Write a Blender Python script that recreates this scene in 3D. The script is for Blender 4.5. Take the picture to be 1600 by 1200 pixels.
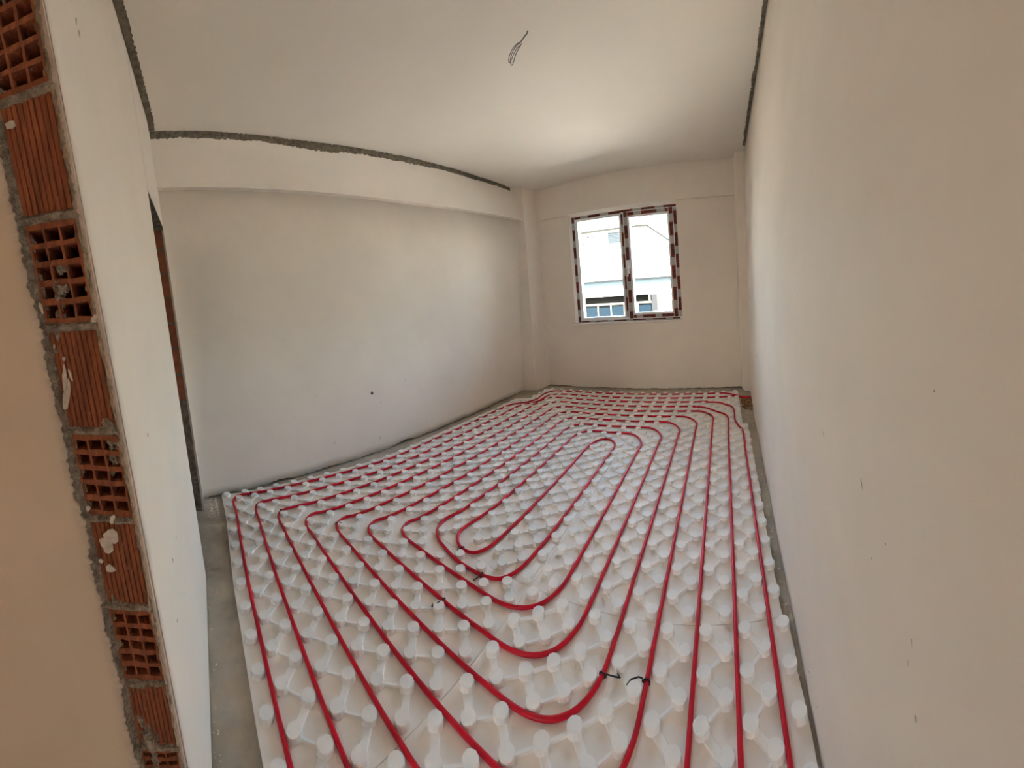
import bpy, bmesh, math, random
from mathutils import Vector, Matrix, noise

random.seed(7)
SC = bpy.context.scene
for o in list(bpy.data.objects):
    bpy.data.objects.remove(o)
COL = SC.collection

# ------------------------------------------------------------------ camera
RM = Matrix(((0.70323121, 0.05004933, 0.70919738),
             (0.70651141, 0.06223497, -0.70495988),
             (-0.07941965, 0.99680583, 0.00840515)))
CAM = Vector((2.64138728, -0.24737238, 1.36833059))
U0, U1 = -1.3143980843, 1.6786482048
VB, VT = -1.3598253914, 0.9190213435
cd = bpy.data.cameras.new('camera')
cam = bpy.data.objects.new('camera', cd)
COL.objects.link(cam)
cam.matrix_world = Matrix.Translation(CAM) @ RM.to_4x4()
cd.type = 'PANO'
cd.panorama_type = 'CENTRAL_CYLINDRICAL'
cd.central_cylindrical_range_u_min = U0
cd.central_cylindrical_range_u_max = U1
cd.central_cylindrical_range_v_min = VB
cd.central_cylindrical_range_v_max = VT
cd.central_cylindrical_radius = 1.0
cd.clip_start = 0.02
cd.clip_end = 200
SC.camera = cam

# ------------------------------------------------------------------ light
SC.view_settings.view_transform = 'Standard'
SC.view_settings.look = 'None'
SC.view_settings.gamma = 1.0
SC.view_settings.use_curve_mapping = False
SC.view_settings.exposure = 1.38
SC.cycles.max_bounces = 14
SC.cycles.diffuse_bounces = 10
SC.cycles.sample_clamp_indirect = 8.0
SC.cycles.use_denoising = True

w = bpy.data.worlds.new('world')
SC.world = w
w.use_nodes = True
nt = w.node_tree
bg = nt.nodes['Background']
sky = nt.nodes.new('ShaderNodeTexSky')
sky.sky_type = 'NISHITA'
sky.sun_disc = False
sky.sun_elevation = math.radians(52)
sky.sun_rotation = math.radians(160)
sky.air_density = 1.6
sky.dust_density = 4.0
sky.ozone_density = 1.0
nt.links.new(sky.outputs[0], bg.inputs[0])
bg.inputs[1].default_value = 1.75

sd = bpy.data.lights.new('sun', 'SUN')
sd.energy = 10.5
sd.angle = math.radians(0.6)
sd.color = (1.0, 0.95, 0.86)
sun = bpy.data.objects.new('sun', sd)
COL.objects.link(sun)
# the sun stands behind this building and lights the front of the house across the yard
sdir = Vector((0.25, 0.42, -1.0)).normalized()
sun.rotation_euler = sdir.to_track_quat('-Z', 'Y').to_euler()


def portal(name, loc, direction, sx, sy):
    d = bpy.data.lights.new(name, 'AREA')
    d.shape = 'RECTANGLE'
    d.size, d.size_y = sx, sy
    d.cycles.is_portal = True
    o = bpy.data.objects.new(name, d)
    COL.objects.link(o)
    o.location = loc
    o.rotation_euler = Vector(direction).to_track_quat('-Z', 'Z').to_euler()


portal('window_portal', (1.35, 4.62, 1.78), (0, -1, 0), 1.6, 1.65)
portal('hall_portal', (2.37, -4.02, 1.6), (0, 1, 0), 0.34, 1.0)


# ------------------------------------------------------------------ helpers
def ray(px, py):
    u = U0 + (U1 - U0) * px / 1600.0
    v = VT + (VB - VT) * py / 1200.0
    return RM @ Vector((math.sin(u), v, -math.cos(u)))


def at(px, py, ax, val):
    """the real 3-D point seen at a pixel of the photograph on the plane axis = val"""
    d = ray(px, py)
    return CAM + d * ((val - CAM[ax]) / d[ax])


def on_plane(px, py, p0, n):
    d = ray(px, py)
    return CAM + d * ((Vector(p0) - CAM).dot(n) / d.dot(n))


def lerp(a, b, t):
    return a + (b - a) * t


def interp(x, pts):
    if x <= pts[0][0]:
        return pts[0][1]
    for (x0, y0), (x1, y1) in zip(pts, pts[1:]):
        if x <= x1:
            return y0 + (y1 - y0) * (x - x0) / (x1 - x0)
    return pts[-1][1]


def soft(x, pts):
    """interp() smoothed by a small running mean, so that walls bend instead of kinking"""
    return sum(interp(x + d * 0.14, pts) for d in range(-4, 5)) / 9.0


def sstep(x, a, b):
    t = max(0.0, min(1.0, (x - a) / (b - a)))
    return t * t * (3 - 2 * t)


def nz(*v):
    return noise.noise(Vector(v))


def mesh(name, verts, faces, mats=None, fm=None, smooth=False):
    me = bpy.data.meshes.new(name)
    me.from_pydata([tuple(v) for v in verts], [], faces)
    for m in (mats or []):
        me.materials.append(m)
    if fm:
        me.polygons.foreach_set('material_index', fm)
    if smooth:
        me.polygons.foreach_set('use_smooth', [True] * len(me.polygons))
    me.update()
    return me


def link(name, me, parent=None, loc=None):
    o = bpy.data.objects.new(name, me)
    COL.objects.link(o)
    if parent is not None:
        o.parent = parent
    if loc is not None:
        o.location = loc
    return o


def tag(o, label=None, cat=None, group=None, kind=None):
    if label:
        o['label'] = label
    if cat:
        o['category'] = cat
    if group:
        o['group'] = group
    if kind:
        o['kind'] = kind
    return o


class MB:
    """collects simple shapes into one mesh"""

    def __init__(s):
        s.v, s.f, s.m = [], [], []

    def add(s, vs, fs, mi=0):
        k = len(s.v)
        s.v += [tuple(v) for v in vs]
        s.f += [[i + k for i in f] for f in fs]
        s.m += [mi] * len(fs)

    def box(s, a, b, mi=0, bev=0.0):
        x0, y0, z0 = a
        x1, y1, z1 = b
        if bev <= 0:
            s.add([(x0, y0, z0), (x1, y0, z0), (x1, y1, z0), (x0, y1, z0), (x0, y0, z1), (x1, y0, z1), (x1, y1, z1), (x0, y1, z1)],
                  [(3, 2, 1, 0), (4, 5, 6, 7), (0, 1, 5, 4), (1, 2, 6, 5), (2, 3, 7, 6), (3, 0, 4, 7)], mi)
        else:
            bm = bmesh.new()
            bmesh.ops.create_cube(bm, size=1.0)
            for v in bm.verts:
                v.co = Vector(((x0 + x1) / 2 + v.co.x * (x1 - x0), (y0 + y1) / 2 + v.co.y * (y1 - y0), (z0 + z1) / 2 + v.co.z * (z1 - z0)))
            bmesh.ops.bevel(bm, geom=bm.edges[:], offset=bev, segments=1, affect='EDGES', profile=0.5)
            s.bm(bm, mi)

    def bm(s, bm, mi=0):
        bm.verts.index_update()
        s.add([v.co[:] for v in bm.verts], [[v.index for v in f.verts] for f in bm.faces], mi)
        bm.free()

    def prism(s, poly, z0, z1, mi=0):
        n = len(poly)
        s.add([(x, y, z0) for x, y in poly] + [(x, y, z1) for x, y in poly],
              [list(range(n))[::-1], [n + i for i in range(n)]] + [[i, (i + 1) % n, n + (i + 1) % n, n + i] for i in range(n)], mi)

    def tube(s, pts, r, n=8, mi=0, cap=True):
        rings = []
        up = Vector((0, 0, 1))
        P = [Vector(p) for p in pts]
        for i, p in enumerate(P):
            t = (P[min(i + 1, len(P) - 1)] - P[max(i - 1, 0)]).normalized()
            if abs(t.z) > 0.9 and i == 0:
                up = Vector((1, 0, 0))
            a = t.cross(up)
            if a.length < 1e-4:
                a = t.cross(Vector((1, 0.1, 0)))
            a.normalize()
            b = a.cross(t)
            rr = r(i) if callable(r) else r
            rings.append([p + a * (math.cos(2 * math.pi * k / n) * rr) + b * (math.sin(2 * math.pi * k / n) * rr) for k in range(n)])
        vs = [v for rg in rings for v in rg]
        fs = []
        for i in range(len(P) - 1):
            for k in range(n):
                fs.append([i * n + k, i * n + (k + 1) % n, (i + 1) * n + (k + 1) % n, (i + 1) * n + k])
        if cap:
            fs.append(list(range(n))[::-1])
            fs.append([(len(P) - 1) * n + k for k in range(n)])
        s.add(vs, fs, mi)

    def build(s, name, mats, parent=None, smooth=False):
        mats = mats if isinstance(mats, (list, tuple)) else [mats]
        me = mesh(name, s.v, s.f, mats, s.m, smooth)
        bm = bmesh.new()
        bm.from_mesh(me)
        bmesh.ops.recalc_face_normals(bm, faces=bm.faces[:])
        bm.to_mesh(me)
        bm.free()
        return link(name, me, parent)


# ------------------------------------------------------------------ materials
def mat(name, col, rough=0.8, spec=0.3, var=0.0, scale=6.0, bump=0.0, bscale=60.0, col2=None, fac=(0.35, 0.65), metallic=0.0, stretch=None, detail=6.0):
    m = bpy.data.materials.new(name)
    m.use_nodes = True
    t = m.node_tree
    b = t.nodes['Principled BSDF']
    b.inputs['Roughness'].default_value = rough
    b.inputs['Specular IOR Level'].default_value = spec
    b.inputs['Metallic'].default_value = metallic
    b.inputs['Base Color'].default_value = (*col, 1)
    tc = t.nodes.new('ShaderNodeTexCoord')
    src = tc.outputs['Object']
    if stretch:
        mp = t.nodes.new('ShaderNodeMapping')
        mp.inputs['Scale'].default_value = stretch
        t.links.new(src, mp.inputs[0])
        src = mp.outputs[0]
    if col2 is not None or var > 0:
        n = t.nodes.new('ShaderNodeTexNoise')
        n.inputs['Scale'].default_value = scale
        n.inputs['Detail'].default_value = detail
        n.inputs['Roughness'].default_value = 0.6
        t.links.new(src, n.inputs['Vector'])
        r = t.nodes.new('ShaderNodeValToRGB')
        r.color_ramp.elements[0].position = fac[0]
        r.color_ramp.elements[1].position = fac[1]
        c2 = col2 if col2 is not None else tuple(c * (1 - var) for c in col)
        r.color_ramp.elements[0].color = (*c2, 1)
        r.color_ramp.elements[1].color = (*col, 1)
        t.links.new(n.outputs['Fac'], r.inputs[0])
        t.links.new(r.outputs[0], b.inputs['Base Color'])
    if bump > 0:
        n2 = t.nodes.new('ShaderNodeTexNoise')
        n2.inputs['Scale'].default_value = bscale
        n2.inputs['Detail'].default_value = 5.0
        t.links.new(src, n2.inputs['Vector'])
        bp = t.nodes.new('ShaderNodeBump')
        bp.inputs['Strength'].default_value = bump
        bp.inputs['Distance'].default_value = 0.01
        t.links.new(n2.outputs['Fac'], bp.inputs['Height'])
        t.links.new(bp.outputs[0], b.inputs['Normal'])
    return m


M = {}
M['plaster'] = mat('wall_plaster', (0.87, 0.805, 0.73), 0.75, 0.25, var=0.05, scale=2.2, bump=0.12, bscale=9.0)
M['ceiling'] = mat('ceiling_plaster', (0.84, 0.79, 0.715), 0.85, 0.2, var=0.04, scale=1.3, bump=0.06, bscale=5.0)
M['hall'] = mat('hall_plaster', (0.74, 0.62, 0.50), 0.75, 0.25, var=0.06, scale=2.5, bump=0.1, bscale=9.0)
M['edge'] = mat('plaster_edge', (0.66, 0.54, 0.46), 0.9, 0.1, var=0.25, scale=30, bump=0.5, bscale=90)
M['cement'] = mat('raw_cement', (0.255, 0.22, 0.165), 0.95, 0.1, col2=(0.12, 0.10, 0.075), scale=28, bump=0.8, bscale=110)
M['mortar'] = mat('brick_mortar', (0.50, 0.43, 0.35), 0.95, 0.1, col2=(0.27, 0.23, 0.185), scale=45, bump=1.0, bscale=160)
M['concrete'] = mat('floor_concrete', (0.55, 0.485, 0.395), 0.85, 0.25, col2=(0.35, 0.31, 0.255), scale=5.0, bump=0.35, bscale=70, fac=(0.3, 0.7))
M['brick'] = mat('clay_brick', (0.45, 0.155, 0.08), 0.9, 0.1, col2=(0.27, 0.105, 0.065), scale=22, bump=0.5, bscale=150, stretch=(1, 3, 0.6))
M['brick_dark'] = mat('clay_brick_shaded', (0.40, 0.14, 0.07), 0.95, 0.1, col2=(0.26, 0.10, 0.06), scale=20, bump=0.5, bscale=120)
M['foam'] = mat('white_foam', (0.925, 0.92, 0.915), 0.6, 0.35, var=0.03, scale=12, bump=0.15, bscale=220)
M['foam_base_shade'] = mat('board_base_shade', (0.885, 0.84, 0.795), 0.6, 0.35, var=0.04, scale=9, bump=0.1, bscale=200)  # board base tinted darker than the knobs: shade between them put into the colour
M['pipe'] = mat('red_pipe', (0.60, 0.004, 0.024), 0.36, 0.3, var=0.12, scale=9)
M['tie'] = mat('black_nylon', (0.012, 0.012, 0.013), 0.45, 0.4)
M['upvc'] = mat('white_plastic', (0.88, 0.90, 0.93), 0.35, 0.5)
M['tape_clear'] = mat('grey_tape', (0.50, 0.50, 0.49), 0.4, 0.4, var=0.15, scale=40)
M['tape_red'] = mat('printed_tape', (0.27, 0.05, 0.03), 0.45, 0.4, col2=(0.045, 0.018, 0.015), scale=60, fac=(0.40, 0.52), stretch=(1.0, 1.0, 1.0), detail=1.0)
M['marble'] = mat('white_marble', (0.80, 0.77, 0.73), 0.3, 0.5, var=0.08, scale=5)
M['wire'] = mat('grey_wire', (0.16, 0.15, 0.13), 0.5, 0.4)
M['chips'] = mat('dry_debris', (0.50, 0.33, 0.18), 0.9, 0.1, col2=(0.13, 0.07, 0.035), scale=45, fac=(0.42, 0.6))
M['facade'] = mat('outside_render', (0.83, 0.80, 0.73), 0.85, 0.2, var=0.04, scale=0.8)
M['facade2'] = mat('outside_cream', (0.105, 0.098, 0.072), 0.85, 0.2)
M['band'] = mat('outside_grey_band', (0.036, 0.046, 0.052), 0.8, 0.1)
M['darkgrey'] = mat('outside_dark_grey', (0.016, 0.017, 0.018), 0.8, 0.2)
M['louvre'] = mat('outside_louvre', (0.03, 0.034, 0.035), 0.6, 0.2)
M['blue_glass'] = mat('outside_glass', (0.006, 0.012, 0.018), 0.4, 0.05)
M['rust'] = mat('outside_brown', (0.08, 0.045, 0.036), 0.8, 0.2)
M['roof'] = mat('outside_roof', (0.022, 0.022, 0.02), 0.85, 0.1, var=0.1, scale=4)
M['ground'] = mat('outside_ground', (0.74, 0.68, 0.58), 0.9, 0.1, var=0.2, scale=1)
M['shell'] = mat('outer_shell', (0.45, 0.42, 0.38), 0.9, 0.1)
gl = bpy.data.materials.new('window_glass')
gl.use_nodes = True
_t = gl.node_tree
_o = _t.nodes['Material Output']
_t.nodes.remove(_t.nodes['Principled BSDF'])
_tr = _t.nodes.new('ShaderNodeBsdfTransparent')
_tr.inputs[0].default_value = (0.93, 0.96, 0.97, 1)
_gs = _t.nodes.new('ShaderNodeBsdfGlossy')
_gs.inputs['Roughness'].default_value = 0.02
_mx = _t.nodes.new('ShaderNodeMixShader')
_fr = _t.nodes.new('ShaderNodeFresnel')
_fr.inputs[0].default_value = 1.45
_t.links.new(_fr.outputs[0], _mx.inputs[0])
_t.links.new(_tr.outputs[0], _mx.inputs[1])
_t.links.new(_gs.outputs[0], _mx.inputs[2])
_t.links.new(_mx.outputs[0], _o.inputs[0])
M['glass'] = gl

# ------------------------------------------------------------------ the setting
ZC = 3.06


def structure(o, label=None):
    o['kind'] = 'structure'
    if label:
        o['label'] = label
    return o


mb = MB()
mb.box((-2.0, -4.2, -0.2), (3.6, 4.75, 0.0))
structure(mb.build('floor', M['concrete']), 'bare grey concrete floor showing along the room edges')
mb = MB()
mb.box((-2.0, -4.2, ZC), (3.6, 4.75, ZC + 0.25))
structure(mb.build('ceiling', M['ceiling']), 'smooth off-white plaster ceiling')


def sheet(name, fn, us, vs, mats, thick=None, mi=lambda u, v: 0, parent=None, smooth=True):
    """a curved wall face sampled on a grid; fn(u, v) -> point; thick = vector that closes it to a slab"""
    nu, nv = len(us), len(vs)
    V = [Vector(fn(u, v)) for v in vs for u in us]
    F, FM = [], []
    for j in range(nv - 1):
        for i in range(nu - 1):
            F.append([j * nu + i, j * nu + i + 1, (j + 1) * nu + i + 1, (j + 1) * nu + i])
            FM.append(mi(i, j))
    sm = [smooth] * len(F)
    if thick is not None:
        k = len(V)
        V += [p + Vector(thick) for p in V]
        rim = [i for i in range(nu)] + [j * nu + nu - 1 for j in range(1, nv)] + [(nv - 1) * nu + i for i in range(nu - 2, -1, -1)] + [j * nu for j in range(nv - 2, 0, -1)]
        for a, b in zip(rim, rim[1:] + rim[:1]):
            F.append([a, k + a, k + b, b])
            FM.append(len(mats) - 1)
            sm.append(False)
        for j in range(nv - 1):
            for i in range(nu - 1):
                F.append([k + j * nu + i, k + (j + 1) * nu + i, k + (j + 1) * nu + i + 1, k + j * nu + i + 1])
                FM.append(len(mats) - 1)
                sm.append(False)
    me = mesh(name, V, F, mats, FM)
    me.polygons.foreach_set('use_smooth', sm)
    me.update()
    bm = bmesh.new()
    bm.from_mesh(me)
    bmesh.ops.recalc_face_normals(bm, faces=bm.faces[:])
    bm.to_mesh(me)
    bm.free()
    return link(name, me, parent)


def frange(a, b, n):
    return [a + (b - a) * i / (n - 1) for i in range(n)]


# left wall: its foot and its head run slightly out of line, as plastered walls do
L_FOOT = [(-0.6, -0.05), (-0.2, -0.05), (0.0, -0.09), (0.26, -0.15), (0.55, -0.185), (0.85, -0.20), (4.6, -0.205)]
B_HEAD = [(-0.7, -0.17), (-0.39, -0.179), (0.0, -0.207), (0.4, -0.287), (0.77, -0.324), (1.09, -0.32), (1.42, -0.30), (1.64, -0.279),
          (2.02, -0.249), (2.45, -0.215), (2.95, -0.189), (3.57, -0.159), (4.07, -0.137), (4.6, -0.13)]
# beam soffit line, taken from the photograph on the level of the soffit
ZB = 2.555
B_SOF = sorted([(p.y, p.x) for p in (at(px, py, 2, ZB) for px, py in
                ((250, 291), (320, 293), (400, 296), (480, 299), (540, 303), (580, 310), (660, 318), (740, 330), (800, 340)))])
B_SOF = [(-0.7, B_SOF[0][1])] + B_SOF + [(4.6, B_SOF[-1][1])]
BD = 0.075


def wall_left_pt(y, z):
    x0, x1 = soft(y, L_FOOT), soft(y, B_SOF) - BD
    t = min(1.0, z / ZB)
    return (lerp(x0, x1, t), y, z)


def foot(y):
    return 0.012 + 0.012 * nz(y * 9, 1.3, 0) + 0.010 * nz(y * 40, 4.1, 0) + 0.02 * max(0, nz(y * 3.1, 8, 2))


ys = frange(-0.62, 4.5, 420)
zs = [0.0, 0.08, 0.3, 0.8, 1.4, 2.0, ZB + 0.02]


def wl(y, z):
    if z == 0.0:
        z = max(0.002, foot(y))
    return wall_left_pt(y, z)


wall_left = structure(sheet('wall_left', wl, ys, zs, [M['plaster'], M['edge']], (-0.02, 0, 0)), 'long off-white plastered wall on the left')


def beam_pt(y, s):
    a, b = soft(y, B_SOF), soft(y, B_HEAD)
    prof = [(a - BD - 0.02, ZB), (a, ZB), (lerp(a, b, 0.5), lerp(ZB, ZC, 0.5)), (b, ZC + 0.01)]
    return (prof[s][0], y, prof[s][1])


beam = sheet('beam', beam_pt, frange(-0.62, 4.05, 90), [0, 1, 2, 3], [M['plaster']], None, parent=wall_left, smooth=False)
mb = MB()
mb.box((-0.6, -0.62, -0.02), (-0.42, 4.7, ZC + 0.05))
mb.build('masonry', M['cement'], wall_left)
mb = MB()
mb.box((-0.42, -0.62, 0.0), (-0.245, 4.6, 0.10))
mb.build('cement_foot', M['cement'], wall_left)

# pillar in the far left corner
pf = [at(821, 612, 2, 0), at(838.6, 612, 2, 0), at(864.8, 600, 2, 0)]


def yback(x):
    return 4.405 - 0.034 * x


px_l = 0.012
mb = MB()
pt0 = at(805, 301, 1, 3.99)
pt1 = at(815.5, 295, 1, 4.02)
pt2 = at(841.7, 344, 1, 4.40)
mb.add([(-0.40, 3.985, 0.012), (pf[1].x, pf[1].y, 0.012), (pf[2].x + 0.01, 4.5, 0.012), (-0.40, 4.5, 0.012),
        (-0.40, 3.985, ZC + .01), (pt1.x, 4.02, ZC + .01), (pt2.x, 4.5, ZC + .01), (-0.40, 4.5, ZC + .01)],
       [(0, 1, 5, 4), (1, 2, 6, 5), (2, 3, 7, 6), (3, 0, 4, 7), (4, 5, 6, 7), (3, 2, 1, 0)])
pil = mb.build('pillar', M['plaster'], wall_left)

# back wall with the window opening
YF = 4.46                                   # front of the window frame
WX0, WX1 = 0.566, 2.121
WZ0, WZ1 = 0.978, 2.574
ODX0, ODX1, ODZ0, ODZ1 = WX0 - 0.012, WX1 + 0.012, WZ0 - 0.004, WZ1 + 0.012


def foot2(x):
    return 0.012 + 0.012 * nz(x * 8, 3.3, 5) + 0.012 * nz(x * 33, 4.1, 7)


xs = [-0.3] + frange(-0.05, ODX0, 40) + frange(ODX0, ODX1, 110)[1:] + frange(ODX1, 3.2, 70)[1:]
zs = [0.0, 0.06, 0.5, ODZ0, 1.4, 2.0, ODZ1, ZC + 0.02]
V, F, FM = [], [], []
nu = len(xs)
for z in zs:
    for x in xs:
        V.append((x, yback(x), foot2(x) if z == 0.0 else z))
for j in range(len(zs) - 1):
    for i in range(nu - 1):
        if ODX0 - 1e-6 <= xs[i] and xs[i + 1] <= ODX1 + 1e-6 and ODZ0 - 1e-6 <= zs[j] and zs[j + 1] <= ODZ1 + 1e-6:
            continue
        F.append([j * nu + i, j * nu + i + 1, (j + 1) * nu + i + 1, (j + 1) * nu + i])
        FM.append(0)
k = len(V)
for (x, z) in ((ODX0, ODZ0), (ODX1, ODZ0), (ODX1, ODZ1), (ODX0, ODZ1)):
    V.append((x, yback(x), z))
    V.append((x, 4.68, z))
for a in range(4):
    b = (a + 1) % 4
    F.append([k + 2 * a, k + 2 * b, k + 2 * b + 1, k + 2 * a + 1])
    FM.append(0)
wall_back = structure(link('wall_back', mesh('wall_back', V, F, [M['plaster']], FM)), 'off-white plastered end wall with the window')
mb = MB()
mb.box((-0.6, 4.47, -0.02), (ODX0 - .004, 4.68, ZC))
mb.box((ODX1 + .004, 4.47, -0.02), (3.4, 4.68, ZC))
mb.box((ODX0 - .004, 4.47, -0.02), (ODX1 + .004, 4.68, ODZ0 - .004))
mb.box((ODX0 - .004, 4.47, ODZ1 + .004), (ODX1 + .004, 4.68, ZC))
mb.build('masonry', M['shell'], wall_back)
# beam over the window
bl = at(842, 345, 1, 4.36)
br = at(1148, 306, 1, 4.28)
zbb = (bl.z + br.z) / 2
mb = MB()
mb.add([(-0.3, yback(0) - 0.05, zbb), (3.1, yback(3) - 0.05, zbb), (3.1, 4.47, zbb), (-0.3, 4.47, zbb),
        (-0.3, yback(0) - 0.05, ZC + .01), (3.1, yback(3) - 0.05, ZC + .01), (3.1, 4.47, ZC + .01), (-0.3, 4.47, ZC + .01)],
       [(0, 1, 5, 4), (3, 2, 1, 0), (1, 2, 6, 5), (0, 4, 7, 3)])
mb.build('beam', M['plaster'], wall_back)
# pilaster in the far right corner, stopping short of the floor
mb = MB()
PY0 = 4.06
q0, q1 = at(1148, 250, 1, PY0), at(1159, 600, 1, PY0)
bm = bmesh.new()
prof = []
x0b, x0t = q1.x, q0.x
for z in [0.022, 0.03, 0.04, 0.055, 0.075, 0.1, 0.3, 0.8, 1.4, 2.0, 2.6, ZC + 0.01]:
    t = (z - 0.022) / ZC
    x0 = lerp(x0b, x0t, t)
    cut = 0.03 * max(0, 1 - (z - 0.022) / 0.07) ** 2
    prof.append([(x0 + cut, 4.38, z), (x0 + cut, PY0 + .012, z), (x0 + 0.010 + cut, PY0, z), (3.2, PY0, z), (3.2, 4.38, z)])
vs = [v for r in prof for v in r]
fs = [[i * 5 + a, i * 5 + (a + 1) % 5, (i + 1) * 5 + (a + 1) % 5, (i + 1) * 5 + a] for i in range(11) for a in range(5)] + [[4, 3, 2, 1, 0]]
bm.free()
mb.add(vs, fs)
mb.build('pilaster', M['plaster'], wall_back)

# right wall
R_FOOT = [(-4.3, 2.80), (-0.4, 2.84), (0.6, 2.857), (0.95, 2.870), (1.37, 2.881), (2.04, 2.903), (2.47, 2.919), (3.26, 2.943), (4.0, 2.979), (4.6, 3.0)]
R_HEAD = [(-4.3, 2.98), (0.6, 3.005), (1.9, 3.013), (2.3, 3.02), (3.84, 3.036), (4.6, 3.045)]


def foot3(y):
    return 0.004 + 0.006 * nz(y * 10, 3.3, 15) + 0.006 * nz(y * 37, 4.1, 17)


def wr(y, z):
    zz = max(0.001, foot3(y)) if z == 0 else z
    return (lerp(interp(y, R_FOOT), interp(y, R_HEAD), z / ZC), y, zz)


wall_right = structure(sheet('wall_right', wr, frange(-4.2, 4.6, 360), [0, 0.05, 0.4, 1.0, 1.6, 2.3, ZC + .02], [M['plaster'], M['edge']], (0.02, 0, 0)),
                       'plain off-white plastered wall on the right')
mb = MB()
mb.box((3.12, -4.2, -0.02), (3.3, 4.7, ZC + .05))
mb.build('masonry', M['shell'], wall_right)
mb = MB()
mb.box((2.99, -4.2, 0.0), (3.12, 4.6, 0.05))
mb.build('cement_foot', M['cement'], wall_right)

# ---- near wall between the two door openings, and the raw door jamb
JN = Vector((1, 0, -0.125)).normalized()
JP = Vector((1.95, 0, 1.3))


def jamb_at(px, py):
    p = on_plane(px, py, JP, JN)
    return p.y, p.z


def fitline(q):
    n = len(q)
    mz = sum(b for a, b in q) / n
    my = sum(a for a, b in q) / n
    s = sum((b - mz) * (a - my) for a, b in q) / sum((b - mz) ** 2 for a, b in q)
    return my - s * mz, s


jr = [jamb_at(*q) for q in ((77.5, 15), (82.5, 82), (92.5, 160), (105, 212), (117.5, 287.5), (125, 330), (145, 422), (162.5, 512), (180, 600),
                            (195, 680), (210, 760), (225, 842), (231, 869), (248, 957), (260, 1044), (277, 1131.5))]
JAMB_Y = fitline(jr)
NB = [(0, -0.206), (3.1, -0.478)]                                             # at the far door
NC = [(0, -0.170), (3.1, -0.430)]                                             # at the corner
HEAD = 2.165


def jx(z):
    return 1.95 + 0.125 * (z - 1.3)


def near_y(x, z):
    if x <= 0.75:
        return lerp(interp(z, NC), interp(z, NB), max(0, x) / 0.75)
    return lerp(interp(z, NB), JAMB_Y[0] + JAMB_Y[1] * z + 0.004, (x - 0.75) / (jx(z) - 0.75))


def rx(z):
    return 0.085 - 0.075 * z


XB = 0.742


def rag(z, s=0.0):
    return 0.004 * nz(z * 14, s, 0) + 0.003 * nz(z * 55, s, 3)


zs = frange(0.0, ZC + 0.01, 150)
wn = structure(sheet('wall_near', lambda u, z: (lerp(XB + (rag(z, 2) * (1 - sstep(z, HEAD - .05, HEAD))), jx(z) + 0.004, u), near_y(lerp(XB, jx(z), u), z), max(z, 0.006 + 0.01 * nz(u * 30, 2, 2)) if z == 0 else z),
                     frange(0, 1, 30), zs, [M['plaster'], M['edge']], (0, -0.015, 0)),
               'off-white plastered wall between the two raw door openings')
# over the far door, and the narrow strip beside it
zs2 = frange(HEAD, ZC + 0.01, 12)
sheet('lintel_face', lambda u, z: (lerp(-0.28, XB, u), near_y(lerp(-0.28, XB, u), z), z), frange(0, 1, 12), zs2, [M['plaster'], M['cement']], (0, -0.14, 0), parent=wn)
zs3 = frange(0.0, HEAD + 0.01, 60)
sheet('corner_strip', lambda u, z: (lerp(-0.35, rx(z) + rag(z, 5), u), near_y(0, z) + 0.0, z), [0, 0.5, 1], zs3, [M['plaster'], M['edge']], (0, -0.015, 0), parent=wn)
# raw masonry core of the near wall
mb = MB()
for (xa, xb_, z0, z1) in ((XB, 1.80, 0.0, ZC), (-0.40, XB, HEAD + 0.02, ZC)):
    n = 8
    for i in range(n):
        za, zb = lerp(z0, z1, i / n), lerp(z0, z1, (i + 1) / n)
        xa0, xb0 = xa, (jx((za + zb) / 2) - 0.135 if xb_ > 1 else xb_)
        ya = min(near_y(q, w_) for q in (xa, xb0) for w_ in (za, zb)) - 0.02
        mb.box((xa0, ya - 0.09, za), (xb0, ya, zb))
mb.build('core', M['cement'], wn)
# lintel above the door opening in which the camera stands
mb = MB()
mb.box((1.9, -0.78, 2.42), (3.1, -0.60, ZC))
mb.build('door_lintel', M['plaster'], wn)

# raw jamb at the far door: brick courses seen edge-on
revc = [0.0, 0.19, 0.40, 0.60, 0.80, 1.0, 1.2, 1.4, 1.6, 1.8, 2.0, HEAD + 0.01]
mb = MB()
n = 30
for i in range(n):
    za, zb = HEAD * i / n, HEAD * (i + 1) / n
    ya, yb = near_y(0, za) - 0.012, near_y(0, zb) - 0.012
    xa, xb_ = rx(za) - 0.006, rx(zb) - 0.006
    mb.add([(xa, ya, za), (xa, ya - 0.17, za), (xb_, yb - 0.17, zb), (xb_, yb, zb), (-0.4, ya, za), (-0.4, ya - .17, za), (-0.4, yb - .17, zb), (-0.4, yb, zb)],
           [(0, 1, 2, 3), (0, 3, 7, 4), (1, 5, 6, 2)])
mb.build('mortar', M['cement'], wn)
for i in range(len(revc) - 1):
    za, zb = revc[i] + 0.008, revc[i + 1] - 0.008
    xm = lambda z: rx(z) + 0.002 + random.uniform(-.001, .002)
    d = 0.004 * random.random()
    mb = MB()
    f0, b0 = 0.014 + d, 0.165
    mb.add([(xm(za), near_y(0, za) - f0, za), (xm(za), near_y(0, za) - b0, za), (xm(zb), near_y(0, zb) - b0, zb), (xm(zb), near_y(0, zb) - f0, zb),
            (rx(za) - .05, near_y(0, za) - f0, za), (rx(za) - .05, near_y(0, za) - b0, za), (rx(zb) - .05, near_y(0, zb) - b0, zb), (rx(zb) - .05, near_y(0, zb) - f0, zb)],
           [(0, 1, 2, 3), (0, 3, 7, 4), (1, 5, 6, 2), (3, 2, 6, 7), (0, 4, 5, 1)])
    mb.build('brick', M['brick_dark'] if i > 3 else M['cement'], wn)

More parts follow.
